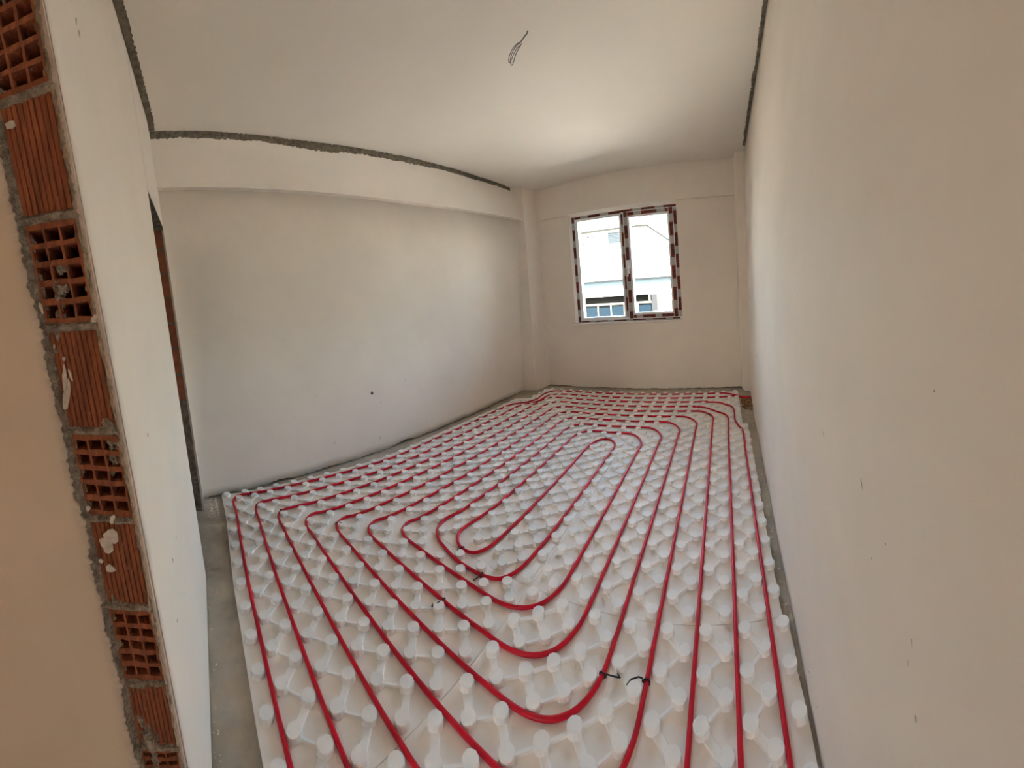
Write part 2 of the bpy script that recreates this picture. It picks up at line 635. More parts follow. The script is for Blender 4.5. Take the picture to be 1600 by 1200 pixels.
# ---- the big raw jamb: hollow bricks laid end-on alternate with ribbed brick sides
jl = [jamb_at(*q) for q in ((7.5, 292), (20, 342), (42.5, 412), (54, 475), (72.5, 562), (90, 625), (105, 700), (115, 750), (132.5, 835),
                            (152, 921.6), (169.6, 1003), (190, 1090.7), (207.5, 1160.7))]


JR, JL = fitline(jr), fitline(jl)
yr = lambda z: JR[0] + JR[1] * z
yl = lambda z: JL[0] + JL[1] * z


def jpt(s, z, d=0.0):
    """s: 0 at the room side, 1 at the hall side; d: proud of the jamb face"""
    y = lerp(yr(z), yl(z), s)
    return (jx(z) + d, y, z)


cz = [jamb_at(*q)[1] for q in ((37, 150), (82, 339), (110, 511), (142.5, 674), (180, 812), (204, 948), (225, 1067), (260, 1166))]
top = cz[0] - cz[1]
courses = [ZC + 0.0]
zt = cz[0] + top * 0.98
up = [zt]
while up[-1] + 0.26 < ZC:
    up.append(up[-1] + 0.27)
courses = up[::-1] + cz
zdn = cz[-1]
step = 0.125
while zdn - step > 0.05:
    zdn -= step
    courses.append(zdn)
courses.append(0.0)
ih0 = courses.index(cz[0])          # course above cz[0] is hollow
S0, S1 = 0.115, 0.865
HOLLOW_FILL = {}


def is_hollow(c):
    return (c - (ih0 - 1)) % 2 == 0


brick_zones = []
for c in range(len(courses) - 1):
    z1, z0 = courses[c], courses[c + 1]
    g = (z1 - z0) * 0.04
    z1 -= g
    z0 += g
    brick_zones.append((z0, z1))
    if is_hollow(c):
        # grid with 3 x 5 square cells pushed in
        ss = [S0]
        cell = (S1 - S0 - 4 * 0.035) / 3
        for i in range(3):
            ss += [ss[-1] + 0.035, ss[-1] + 0.035 + cell]
        ss.append(S1)
        hz = (z1 - z0 - 6 * 0.012) / 5
        zz = [z0]
        for i in range(5):
            zz += [zz[-1] + 0.012, zz[-1] + 0.012 + hz]
        zz.append(z1)
        V, F = [], []
        nS = len(ss)
        rnd = random.Random(c)
        for j, z in enumerate(zz):
            for i, s in enumerate(ss):
                js = rnd.uniform(-.006, .006) if 0 < i < nS - 1 else 0
                jz = rnd.uniform(-.002, .002) if 0 < j < len(zz) - 1 else 0
                V.append(jpt(s + js, z + jz, rnd.uniform(-.001, .0015)))
        for j in range(len(zz) - 1):
            for i in range(nS - 1):
                q = [j * nS + i, j * nS + i + 1, (j + 1) * nS + i + 1, (j + 1) * nS + i]
                if i % 2 == 1 and j % 2 == 1:
                    k = len(V)
                    V += [(V[a][0] - 0.22, V[a][1], V[a][2]) for a in q]
                    F += [[q[a], q[(a + 1) % 4], k + (a + 1) % 4, k + a] for a in range(4)]
                    F.append([k, k + 1, k + 2, k + 3])
                else:
                    F.append(q)
        k = len(V)
        V += [jpt(S0, z0, -.13), jpt(S1, z0, -.13), jpt(S1, z1, -.13), jpt(S0, z1, -.13)]
        o = link('brick', mesh('hollow_brick', V, F, [M['brick']]), wn)
        o['label'] = 'hollow clay brick laid end-on with square holes'
    else:
        mbk = MB()
        nr = 9
        for i in range(nr):
            a, b = lerp(S0, S1, i / nr), lerp(S0, S1, (i + 1) / nr)
            m = (b - a) * 0.16
            d = 0.000 if i % 3 else 0.0015
            P = [(a, z0, -.003), (a + m, z0, d), (b - m, z0, d), (b, z0, -.003)]
            vs = [jpt(s, z0, dd) for s, _, dd in P] + [jpt(s, z1, dd) for s, _, dd in P]
            mbk.add(vs, [(0, 1, 5, 4), (1, 2, 6, 5), (2, 3, 7, 6)])
        vs = [jpt(S0, z0, -.003), jpt(S1, z0, -.003), jpt(S1, z1, -.003), jpt(S0, z1, -.003), jpt(S0, z0, -.1), jpt(S1, z0, -.1), jpt(S1, z1, -.1), jpt(S0, z1, -.1)]
        mbk.add(vs, [(0, 4, 5, 1), (3, 2, 6, 7), (0, 3, 7, 4), (1, 5, 6, 2)])
        o = mbk.build('brick', M['brick'], wn)
        o['label'] = 'ribbed side of a clay brick'

# mortar: a height field that stands proud in the joints, along both sides and in smears
nS, nZ = 44, 620
zz = frange(0.0, ZC, nZ)
V, H, F = [], [], []
for z in zz:
    c = next((k for k in range(len(courses) - 1) if courses[k + 1] <= z <= courses[k]), 0)
    z1, z0 = courses[c], courses[c + 1]
    e = min(z1 - z, z - z0)
    for i in range(nS):
        s = i / (nS - 1)
        n1 = nz(s * 6, z * 38, 1.0)
        n2 = nz(s * 17, z * 110, 5.0)
        h = -0.012
        h = max(h, 0.010 - 1.6 * max(0, e - 0.014 * (z1 - z0)) * (0.25 / (z1 - z0)) + 0.006 * n1)                          # bed joints
        h = max(h, 0.012 - 0.16 * max(0, s - 0.04 - 0.05 * n1) + 0.003 * n2)                 # room side
        h = max(h, 0.012 - 0.16 * max(0, (1 - s) - 0.06 - 0.07 * n1) + 0.003 * n2)           # hall side
        smear = nz(s * 2.4, z * 7.0, 11.0) + 0.35 * n1 + 0.2 * n2
        thr = 0.42
        if z < 0.86 and not is_hollow(c):
            thr = 0.02 if s > 0.32 else 0.35
        if abs(z - 1.99) < 0.12:
            thr = 0.05
        if is_hollow(c):
            thr += 0.12
        h = max(h, -0.004 + 0.03 * (smear - thr) + 0.003 * n2 if smear > thr else -0.012)
        h = min(h, 0.012 + 0.002 * n2)
        V.append(jpt(s, z, h))
        H.append(h)
for j in range(nZ - 1):
    for i in range(nS - 1):
        q = [j * nS + i, j * nS + i + 1, (j + 1) * nS + i + 1, (j + 1) * nS + i]
        if max(H[a] for a in q) > -0.006:
            F.append(q)
o = link('mortar', mesh('mortar', V, F, [M['mortar']]), wn)
o['kind'] = 'stuff'
# backing so that no light leaks round the bricks
mb = MB()
for i in range(24):
    za, zb = ZC * i / 24, ZC * (i + 1) / 24
    mb.add([jpt(0.03, za, -.006), jpt(0.115, za, -.006), jpt(0.115, zb, -.006), jpt(0.03, zb, -.006)], [(0, 1, 2, 3)])
    mb.add([jpt(0.865, za, -.006), jpt(1.0, za, -.006), jpt(1.0, zb, -.006), jpt(0.865, zb, -.006)], [(0, 1, 2, 3)])
    mb.add([jpt(0, za, -.132), jpt(1.0, za, -.132), jpt(1.0, zb, -.132), jpt(0, zb, -.132)], [(0, 1, 2, 3)])
    mb.add([jpt(0.03, za, -.006), jpt(0.03, zb, -.006), jpt(0.03, zb, -.132), jpt(0.03, za, -.132)], [(0, 1, 2, 3)])
mb.build('mortar_backing', M['cement'], wn)


def ragged_strip(name, fa, fb, d, n, m, parent, zr):
    """a broken plaster edge on the jamb: straight on one side, torn on the other, proud by d"""
    V, F = [], []
    for i in range(n):
        z = lerp(zr[0], zr[1], i / (n - 1))
        a, b = fa(z), fb(z)
        V += [jpt(a, z, -0.004), jpt(a, z, d), jpt(b, z, d), jpt(b, z, -0.004)]
        if i:
            k = 4 * i
            F += [[k - 4 + q, k - 3 + q, k + 1 + q, k + q] for q in range(3)]
    return link(name, mesh(name, V, F, [m]), parent)


ragged_strip('plaster_edge', lambda z: -0.01, lambda z: 0.030 + 0.035 * nz(z * 9, 2, 0) + 0.03 * nz(z * 45, 7, 0) + 0.03 * nz(z * 130, 9, 0), 0.015, 900, M['edge'], wn, (0, ZC))

# hall wall, flush with the jamb, that passes close by on the left
hall = structure(sheet('wall_hall', lambda y, z: (jx(z) + 0.016 + 0.002 * nz(y * 2, z * 2, 4),
                                                  (yl(z) + 0.006 + (0.008 * nz(z * 9, 31, 0) + 0.007 * nz(z * 31, 35, 0) + 0.006 * nz(z * 90, 37, 0) + 0.004 * nz(z * 190, 39, 0))) if y == 0 else yl(z) - 0.012 + y, z),
                       [0, -0.002, -0.15, -0.5, -1.2, -3.6], frange(0, ZC + .01, 1100), [M['hall'], M['edge']], (-0.016, 0, 0)),
                 'beige plastered hall wall close by on the left of the brick jamb')
mb = MB()
mb.box((1.50, -4.2, 0), (1.68, -0.95, ZC))
mb.box((-2.0, -1.75, 0), (1.5, -1.6, ZC))
mb.box((-2.0, -1.6, 0), (-1.85, -0.5, ZC))
mb.box((-1.85, -0.62, 0), (-0.42, -0.5, ZC))
mb.build('masonry', M['shell'], hall)
# end of the hall: unseen opening, added and sized to let in fill daylight
mb = MB()
mb.box((1.5, -4.2, 2.1), (3.3, -4.05, ZC))
mb.box((1.5, -4.2, 0), (3.3, -4.05, 1.1))
mb.box((1.5, -4.2, 1.1), (2.2, -4.05, 2.1))
mb.box((2.54, -4.2, 1.1), (3.3, -4.05, 2.1))
mb.build('end_wall', M['hall'], hall)


# ---- raw joints between ceiling and walls
def joint(name, pts_in, pts_out, z, drop, amp, seed, label, wob=1.0):
    """torn strip of bare cement; pts_in/pts_out: matching lists of points along the two edges"""
    V, F = [], []
    n = len(pts_in)
    for i in range(n):
        t = i * 0.031
        a, b = Vector(pts_in[i]), Vector(pts_out[i])
        w = (b - a)
        a2 = a - w * (amp * (0.35 + 0.9 * nz(i * 0.05, seed, 0) + 0.6 * nz(i * 0.33, seed, 4))) * wob
        b2 = b + w * (amp * (0.2 + 0.9 * nz(i * 0.06, seed + 9, 0) + 0.7 * nz(i * 0.4, seed + 5, 4)))
        m = (a2 + b2) / 2 + Vector(drop) * (0.6 + 0.6 * nz(i * 0.21, seed, 9))
        V += [a2, m, b2]
        if i:
            k = 3 * i
            F += [[k - 3, k - 2, k + 1, k], [k - 2, k - 1, k + 2, k + 1]]
    o = link(name, mesh(name, V, F, [M['cement']], smooth=False))
    return structure(o, label)


n = 500
A, B = [], []
for y in frange(-0.42, 3.93, n):
    x = soft(y, B_HEAD)
    x2 = soft(y, B_SOF)
    zt = ZC - 0.001
    dz = 0.054 + 0.022 * nz(y * 1.3, 3, 3) - 0.008 * sstep(y, 2.0, 4.0)
    A.append((lerp(x2, x, (ZC - dz - ZB) / (ZC - ZB)) + 0.004, y, ZC - dz))
    B.append((x + 0.016, y, zt - 0.002))
joint('trim_1', A, B, ZC, (0.006, 0, -0.003), 0.42, 3.0, 'torn joint of bare cement between the ceiling and the left beam')
A, B = [], []
for x in frange(-0.16, 1.95, n // 2):
    y = near_y(x, ZC)
    wd = 0.05 + 0.015 * nz(x * 3, 2, 1)
    A.append((x, y - 0.004, ZC - 0.003))
    B.append((x, y + wd, ZC - 0.003))
joint('trim_2', A, B, ZC, (0, 0, -0.004), 0.25, 13.0, 'torn joint of bare cement between the ceiling and the near wall', 0.0)
A, B = [], []
for y in frange(-0.3, 3.88, n):
    x = interp(y, R_HEAD)
    wd = 0.026 + 0.010 * nz(y * 2.4, 2, 1) + 0.004 * sstep(y, 1.5, 3.5)
    A.append((x + 0.004, y, ZC - 0.003))
    B.append((x - wd, y, ZC - 0.003))
joint('trim_3', A, B, ZC, (0, 0, -0.004), 0.30, 23.0, 'torn joint of bare cement between the ceiling and the right wall', 0.0)

# small hole knocked in the left wall and a chip by the ceiling
hp = at(583, 615, 0, -0.205)
mb = MB()
mb.prism([(-.012, -.003), (-.004, -.017), (.011, -.008), (.017, .004), (.007, .002), (.006, .019), (-.004, .016)], -0.004, 0.004)
o = mb.build('wall_hole', M['darkgrey'], wall_left)
xw = wall_left_pt(hp.y, hp.z)[0]
o.matrix_world = Matrix.Translation((xw + 0.001, hp.y, hp.z)) @ Matrix(((0, 0, 1, 0), (1, 0, 0, 0), (0, 1, 0, 0), (0, 0, 0, 1)))


def sliver(px, py, L, wd, ang, parent, surf, m, name='scratch'):
    """a thin dent or smear lying on a wall; surf(p) projects a point onto the wall, ang leans it from upright"""
    p, du, n = surf(px, py)
    up = Vector((0, 0, 1))
    d = (up * math.cos(ang) + du * math.sin(ang)).normalized()
    s_ = d.cross(n).normalized()
    rr = random.Random(int(px * 7 + py))
    ring = []
    for k in range(10):
        a = 2 * math.pi * k / 10
        ring.append(p + d * (math.cos(a) * L / 2 * rr.uniform(.75, 1.1)) + s_ * (math.sin(a) * wd / 2 * rr.uniform(.6, 1.2)))
    V = [q - n * 0.002 for q in ring] + [q + n * 0.0008 for q in ring]
    F = [[10 + k for k in range(10)], list(range(10))[::-1]] + [[k, (k + 1) % 10, 10 + (k + 1) % 10, 10 + k] for k in range(10)]
    return link(name, mesh(name, V, F, [m]), parent)


def surf_right(px, py):
    p = at(px, py, 0, 2.9)
    for _ in range(6):
        p = at(px, py, 0, lerp(interp(p.y, R_FOOT), interp(p.y, R_HEAD), p.z / ZC))
    return p, Vector((0, 1, 0)), Vector((-1, 0, 0))


def surf_left(px, py):
    p = at(px, py, 0, -0.2)
    for _ in range(4):
        p = at(px, py, 0, wall_left_pt(p.y, p.z)[0])
    return p, Vector((0, 1, 0)), Vector((1, 0, 0))


def surf_near(px, py):
    d = ray(px, py)
    best, bp = 9, None
    for i in range(3000):
        p = CAM + d * (0.3 + i * 0.001)
        g = abs(p.y - near_y(p.x, p.z))
        if g < best:
            best, bp = g, p
    return bp, Vector((1, 0, 0)), Vector((0, 1, 0))


def surf_jamb(px, py):
    return on_plane(px, py, JP, JN) + Vector((0.013, 0, 0)), Vector((0, 1, 0)), Vector((1, 0, 0))


M['scuff'] = mat('scuff_mark', (0.42, 0.37, 0.31), 0.95, 0.05)
for q in ((1287, 677, .016, .003, .1), (1347, 758, .030, .0025, .5), (1425, 1004, .020, .002, .1), (1419, 1036, .015, .002, 0), (1431, 1124, .014, .004, .2),
          (1246, 460, .008, .003, .2), (1460, 611, .005, .005, 0), (1264, 1050, .009, .003, .3), (1208, 760, .03, .003, 0), (1277, 1105, .007, .002, 0), (1384, 850, .006, .004, 0),
          (1362, 872, .005, .004, 0), (1184, 556, .05, .004, 0)):
    sliver(q[0], q[1], q[2] * .8, q[3] * .65, q[4], wall_right, surf_right, M['scuff'])
for q in ((119, 36, .05, .010, -.1), (124, 55, .03, .012, .3), (231, 680, .016, .012, .2), (270, 876, .022, .008, .3), (277, 970, .012, .006, 0), (275, 840, .01, .004, 0)):
    sliver(q[0], q[1], q[2] * .8, q[3] * .8, q[4], wn, surf_near, M['scuff'])
for q in ((434, 555, .018, .006, 0), (494, 618, .012, .006, .5), (633, 594, .018, .007, 0), (371, 634, .007, .01, 0), (595, 628, .03, .01, .4), (460, 652, .02, .006, .2), (789, 554, .018, .018, 0),
          (594, 684, .05, .008, 0), (523, 692, .04, .007, 0), (666, 658, .03, .008, 0)):
    sliver(q[0], q[1], q[2] * .8, q[3] * .7, q[4], wall_left, surf_left, M['scuff'])
M['splash'] = mat('white_splash', (0.74, 0.66, 0.58), 0.9, 0.1, var=0.2, scale=60, bump=0.4, bscale=120)
for q in ((104, 590, .06, .010, 0), (107, 615, .07, .016, .15), (113, 585, .03, .006, -.3), (88, 541, .012, .004, 0), (175, 832, .03, .035, .3), (168, 846, .035, .03, -.4), (178, 806, .02, .012, .4),
          (174, 882, .018, .022, 0), (160, 870, .01, .012, 0), (103, 560, .012, .008, 0), (20, 200, .02, .03, .2), (140, 790, .012, .01, .3), (68, 482, .03, .008, -.3), (150, 498, .02, .014, .6)):
    sliver(*q[:5], wn, surf_jamb, M['splash'], 'plaster_splash')
#BODY2

# ------------------------------------------------------------------ foam boards with knobs
PT = 0.075                                  # knob grid
Z_TOP = 0.019                               # upper face of the boards
Z_NUB = 0.0425
Z_PIPE = 0.030
OFFB = [(-3, 0), (0, 0), (8, -.05), (12, -.2), (30, -.35), (38, -.4), (46, -.2), (54, .1), (60, .2)]
NEARB = [(0, .65), (3, .6), (7, .3), (11, .05), (16, -.1), (20, -.22), (40, -.22)]
LEFTA = [(3, -.15), (6, -.25), (11, -.15), (14, .08), (18, .38), (22, .32), (25, .1), (28, -.06), (36, -.15), (44, -.1)]


def warp(a, b):
    """the boards lie a little crooked: true place of a grid point"""
    a2 = a + interp(b, LEFTA) * (1 - sstep(a, 1.0, 5.0))
    b2 = b + interp(b, OFFB)
    b2 += (1 - sstep(b, 0.5, 5.5)) * interp(a, NEARB) * (1.0 if b > -2 else 1)
    b2 -= 0.024 * (a - 22) * sstep(b, 38, 50)
    return a2, b2


def wpt(a, b, z=0.0):
    a, b = warp(a, b)
    y = b * PT / 1.0054
    return Vector((a * PT + 0.011276 * y, y, z))


def raw(a, b, z=0.0):
    y = b * PT / 1.0054
    return Vector((a * PT + 0.011276 * y, y, z))


# ---- the red pipe: one double spiral; points in grid units (measured places, not warped)
PATH = []


def go(*pts):
    PATH.extend(pts)


def W(k, a):                                # far rows
    b = 54.0 - 2 * (k - 1)
    return warp(a, b)


def Xr(k, a):                               # near rows
    b = 2.0 * (k - 1) if k <= 7 else 12.85
    return warp(a, b)


def Lc(k, b):
    return warp(2.0 * (k - 1), b)


RX = {1: 36.85, 2: 35.05, 3: 33.05, 4: 30.95, 5: 28.95, 6: 26.95, 7: 24.95, 8: 22.0, 9: 18.9}


def top_left(k):
    cx, cy = 2.0 * (k - 1), 54.0 - 2 * (k - 1)
    if k == 1:
        return [(8, 54.45), (6, 54.4), (4.5, 54.3), (3.27, 54.1), (2.5, 52.6), (2.47, 50.7), (2.75, 48.5), (2.25, 46.8), (1.4, 45.8), (.42, 44.7), (-.05, 43.2), (-.13, 40.5)]
    if k == 2:
        return [(9.5, 52.4), (7.4, 52.5), (5.4, 52.4), (4.4, 51.8), (3.72, 51), (3.62, 49.3), (3.6, 47.5), (3.02, 46.2), (2.2, 45), (1.85, 43.2), (1.8, 40.5)]
    c = warp(cx, cy)
    dx, dy = 0, c[1] - cy
    return [(cx + 3.5, cy + dy), (cx + 1.9, cy + dy), (cx + .75, cy + dy - .5), (cx + .1, cy + dy - 1.5), (cx - .05, cy + dy - 3)]


def near_left(k):
    cx = 2.0 * (k - 1)
    cy = 2.0 * (k - 1)
    if k == 8:
        return [(14, 19), (13.95, 16.9), (13.7, 15.5), (14.2, 14.16), (15.1, 13.43), (15.9, 13.18)]
    if k == 9:
        return [(16, 19), (15.8, 16.9), (15.69, 15.84), (15.82, 14.96), (16.36, 14.23), (17.23, 13.83)]
    r = 1.2 if k < 5 else 1.5
    P = [(cx, cy + 4), (cx - .12, cy + 2.1), (cx - .3 if k > 3 else cx - .12, cy + r), (cx + .2, cy + .35), (cx + r * .8, cy), (cx + 2.4, cy), (cx + 4, cy)]
    return [warp(*q) for q in P]


def near_right(k):
    cx = RX[k]
    cy = 2.0 * (k - 1) if k <= 7 else 12.85
    if k == 9:
        return [(18.15, 14.0), (18.65, 14.83), (18.80, 15.8), (18.85, 17.6)]
    if k == 8:
        return [(17.6, 12.80), (19.27, 12.75), (20.27, 12.86), (21.08, 13.2), (21.56, 13.9), (21.8, 14.75), (21.9, 15.8), (22, 18)]
    c = warp(cx - 3, cy)[1]
    return [(cx - 4.5, c), (cx - 2.8, c), (cx - 2.1, c + .12), (cx - 1.5, c + .35), (cx - 1.0, c + .7), (cx - .6, c + 1.15), (cx - .25, c + 1.9), (cx - .06, c + 2.7), (cx, c + 4.2)]


def top_right(j):                           # from R_j up into row j + 2 (listed upwards)
    cx = RX[j]
    if j == 1:
        return [(36.85, 33), (36.9, 36), (36.83, 38.3), (36.4, 39.7), (36.05, 41.5), (36.03, 45.2), (35.75, 46.8), (34.85, 47.9), (33.86, 49.0), (33.0, 49.3), (31.5, 49.5)]
    if j == 2:
        return [(35.05, 34), (35.12, 40.8), (35.1, 42.6), (34.65, 43.95), (33.34, 45.35), (32.1, 46.7), (31.2, 47.3), (29.8, 47.55)]
    cy = warp(cx - 3, 54.0 - 2 * (j + 1))[1]
    return [(cx, cy - 8), (cx, cy - 5), (cx, cy - 2.8), (cx - .4, cy - 1.75), (cx - 1.1, cy - .75), (cx - 2.0, cy - .1), (cx - 3.4, cy)]


def run_row(k, a0, a1, n=12):
    for i in range(n + 1):
        go(W(k, lerp(a0, a1, i / n)))


def run_left(k, b0, b1, n=10):
    for i in range(n + 1):
        go(Lc(k, lerp(b0, b1, i / n)))


def run_near(k, a0, a1, n=8):
    if a1 - a0 < 0.5:
        return
    for i in range(n + 1):
        go(Xr(k, lerp(a0, a1, i / n)))


def run_right(k, b0, b1, n=8):
    for i in range(n + 1):
        go((RX[k], lerp(b0, b1, i / n)))


END_L = {1: 9.5, 2: 11}
# inwards on the odd loops
go((38.85, 50.85), (37.1, 51.7), (36.0, 52.75), (35.1, 53.5))
run_row(1, 34, 9.5)
go(*top_left(1))
run_left(1, 38, 5.5)
for k in (1, 3, 5, 7):
    cx = 2.0 * (k - 1)
    go(*near_left(k))
    run_near(k, cx + 5.5, RX[k] - 5.8)
    go(*near_right(k))
    b1 = warp(RX[k] - 3, 54.0 - 2 * (k + 1))[1] - 9.5
    b0 = 2.0 * (k - 1) + 5.8
    if k == 1:
        b1 = 31
    if b1 > b0 + .5:
        run_right(k, b0, b1)
    go(*top_right(k))
    run_row(k + 2, RX[k] - 4.8, 2.0 * (k + 1) + 4.8)
    go(*top_left(k + 2))
    run_left(k + 2, 54.0 - 2 * (k + 1) - 4.6, 2.0 * (k + 1) + 5.2 if k < 7 else 20.3)
go(*near_left(9))
go(*near_right(9))
run_right(9, 19.5, 31)
go((18.95, 33.2), (19.3, 34.75), (19.94, 35.5), (20.6, 35.55), (21.4, 35.1), (21.9, 34.2), (22.05, 32.7))
run_right(8, 31, 19.8)
go(*near_right(8)[::-1])
go(*near_left(8)[::-1])
run_left(8, 20.3, 54 - 14 - 4.6)
for k in (8, 6, 4, 2):
    go(*top_left(k)[::-1])
    if k == 2:
        run_row(2, 11, 35.2)
        break
    run_row(k, 2.0 * (k - 1) + 4.8, RX[k - 2] - 4.8)
    j = k - 2
    go(*top_right(j)[::-1])
    b1 = warp(RX[j] - 3, 54.0 - 2 * (j + 1))[1] - 9.5
    b0 = 2.0 * (j - 1) + 5.8
    if j == 2:
        b1 = 32
    if b1 > b0 + .5:
        run_right(j, b1, b0)
    go(*near_right(j)[::-1])
    run_near_pts = [Xr(j, lerp(RX[j] - 5.8, 2.0 * (j - 1) + 5.5, i / 8)) for i in range(9)] if RX[j] - 5.8 > 2.0 * (j - 1) + 6 else []
    go(*run_near_pts)
    go(*near_left(j)[::-1])
    run_left(j, 2.0 * (j - 1) + 5.2, 54.0 - 2 * (j - 1) - 4.6 if j > 2 else 39)
go((36.3, 51.9), (37.6, 50.9), (38.8, 50.45))


def catmull(P, step=0.28):
    out = []
    n = len(P)
    for i in range(n - 1):
        p0, p1, p2, p3 = P[max(i - 1, 0)], P[i], P[i + 1], P[min(i + 2, n - 1)]
        d = math.hypot(p2[0] - p1[0], p2[1] - p1[1])
        m = max(1, int(d / step))
        # centripetal tangents limited to the chord
        d0 = max(1e-3, math.hypot(p1[0] - p0[0], p1[1] - p0[1]))
        d2 = max(1e-3, math.hypot(p3[0] - p2[0], p3[1] - p2[1]))
        t1 = [((p1[q] - p0[q]) / d0 + (p2[q] - p1[q]) / max(d, 1e-3)) / 2 * d for q in (0, 1)]
        t2 = [((p2[q] - p1[q]) / max(d, 1e-3) + (p3[q] - p2[q]) / d2) / 2 * d for q in (0, 1)]
        for s in range(m):
            t = s / m
            h = (2 * t ** 3 - 3 * t * t + 1, t ** 3 - 2 * t * t + t, -2 * t ** 3 + 3 * t * t, t ** 3 - t * t)
            out.append(tuple(h[0] * p1[q] + h[1] * t1[q] + h[2] * p2[q] + h[3] * t2[q] for q in (0, 1)))
    out.append(P[-1])
    return out


DENSE = catmull(PATH)
pts = []
for i, (a, b) in enumerate(DENSE):
    x = raw(a, b)
    z = Z_PIPE + 0.0015 * nz(x.x * 6, x.y * 6, 3)
    over = max(0.0, a - 36.4) * (1 if b > 47 else 0)
    z -= 0.006 * min(1, over)
    pts.append((x.x, x.y, z))
mb = MB()
mb.tube(pts, 0.0088, 10)
pipe = mb.build('heating_pipe', M['pipe'], smooth=True)
tag(pipe, 'long red underfloor heating pipe laid in a double spiral between the white knobs', 'pipe')

# spatial hash of the pipe in grid units
HASH = {}
for a, b in DENSE:
    HASH.setdefault((int(math.floor(a)), int(math.floor(b))), []).append((a, b))


def near_pipe(a, b):
    best = 9.0
    i, j = int(math.floor(a)), int(math.floor(b))
    for di in (-1, 0, 1):
        for dj in (-1, 0, 1):
            for q in HASH.get((i + di, j + dj), ()):
                d = math.hypot(q[0] - a, q[1] - b)
                if d < best:
                    best = d
    return best


def nub_mesh(r, sides, seed, scuff):
    rnd = random.Random(seed)
    V, F = [], []
    h = Z_NUB - Z_TOP + 0.002
    prof = [(r * 1.04, 0.0), (r, h - 0.003), (r * 0.93, h)]
    for rr, z in prof:
        for k in range(sides):
            t = 2 * math.pi * (k + 0.5) / sides
            jit = 1 + (rnd.uniform(-.03, .01) if scuff else 0)
            V.append((rr * jit * math.cos(t), rr * jit * math.sin(t), z + (rnd.uniform(-.003, 0) if scuff and z > h - 0.001 else 0)))
    for q in range(2):
        for k in range(sides):
            F.append([q * sides + k, q * sides + (k + 1) % sides, (q + 1) * sides + (k + 1) % sides, (q + 1) * sides + k])
    F.append([2 * sides + k for k in range(sides)])
    return mesh('nub', V, F, [M['foam']])


NUBS = [nub_mesh(0.0265, 12, 1, False), nub_mesh(0.0268, 12, 2, False), nub_mesh(0.0262, 10, 3, False), nub_mesh(0.0265, 12, 4, True)]

BOARDS = [
    # a0, a1, b0, b1, label
    (-1.05, 23.0, -1.0, 14.0, 'white knobbed foam board in the near left corner beside bare concrete'),
    (-1.25, 23.0, 14.0, 26.0, 'white knobbed foam board along the left wall, second row from the near side'),
    (-1.4, 23.0, 26.0, 41.0, 'white knobbed foam board along the left wall, third row from the near side'),
    (-1.4, 23.0, 41.0, 55.0, 'white knobbed foam board in the far left corner, notched round the pillar'),
    (23.0, 37.85, -1.0, 14.0, 'white knobbed foam board at the bottom right, by the right wall'),
    (23.0, 37.6, 14.0, 26.0, 'white knobbed foam board by the right wall, second row from the near side'),
    (23.0, 37.65, 26.0, 41.0, 'white knobbed foam board by the right wall, third row from the near side'),
    (23.0, 37.0, 41.0, 55.0, 'white knobbed foam board in the far right corner beside the brown rubble'),
]
NOTCH = [(0.85, 55.0), (1.15, 51.5), (1.1, 48.0), (0.2, 48.4), (-1.4, 47.6)]
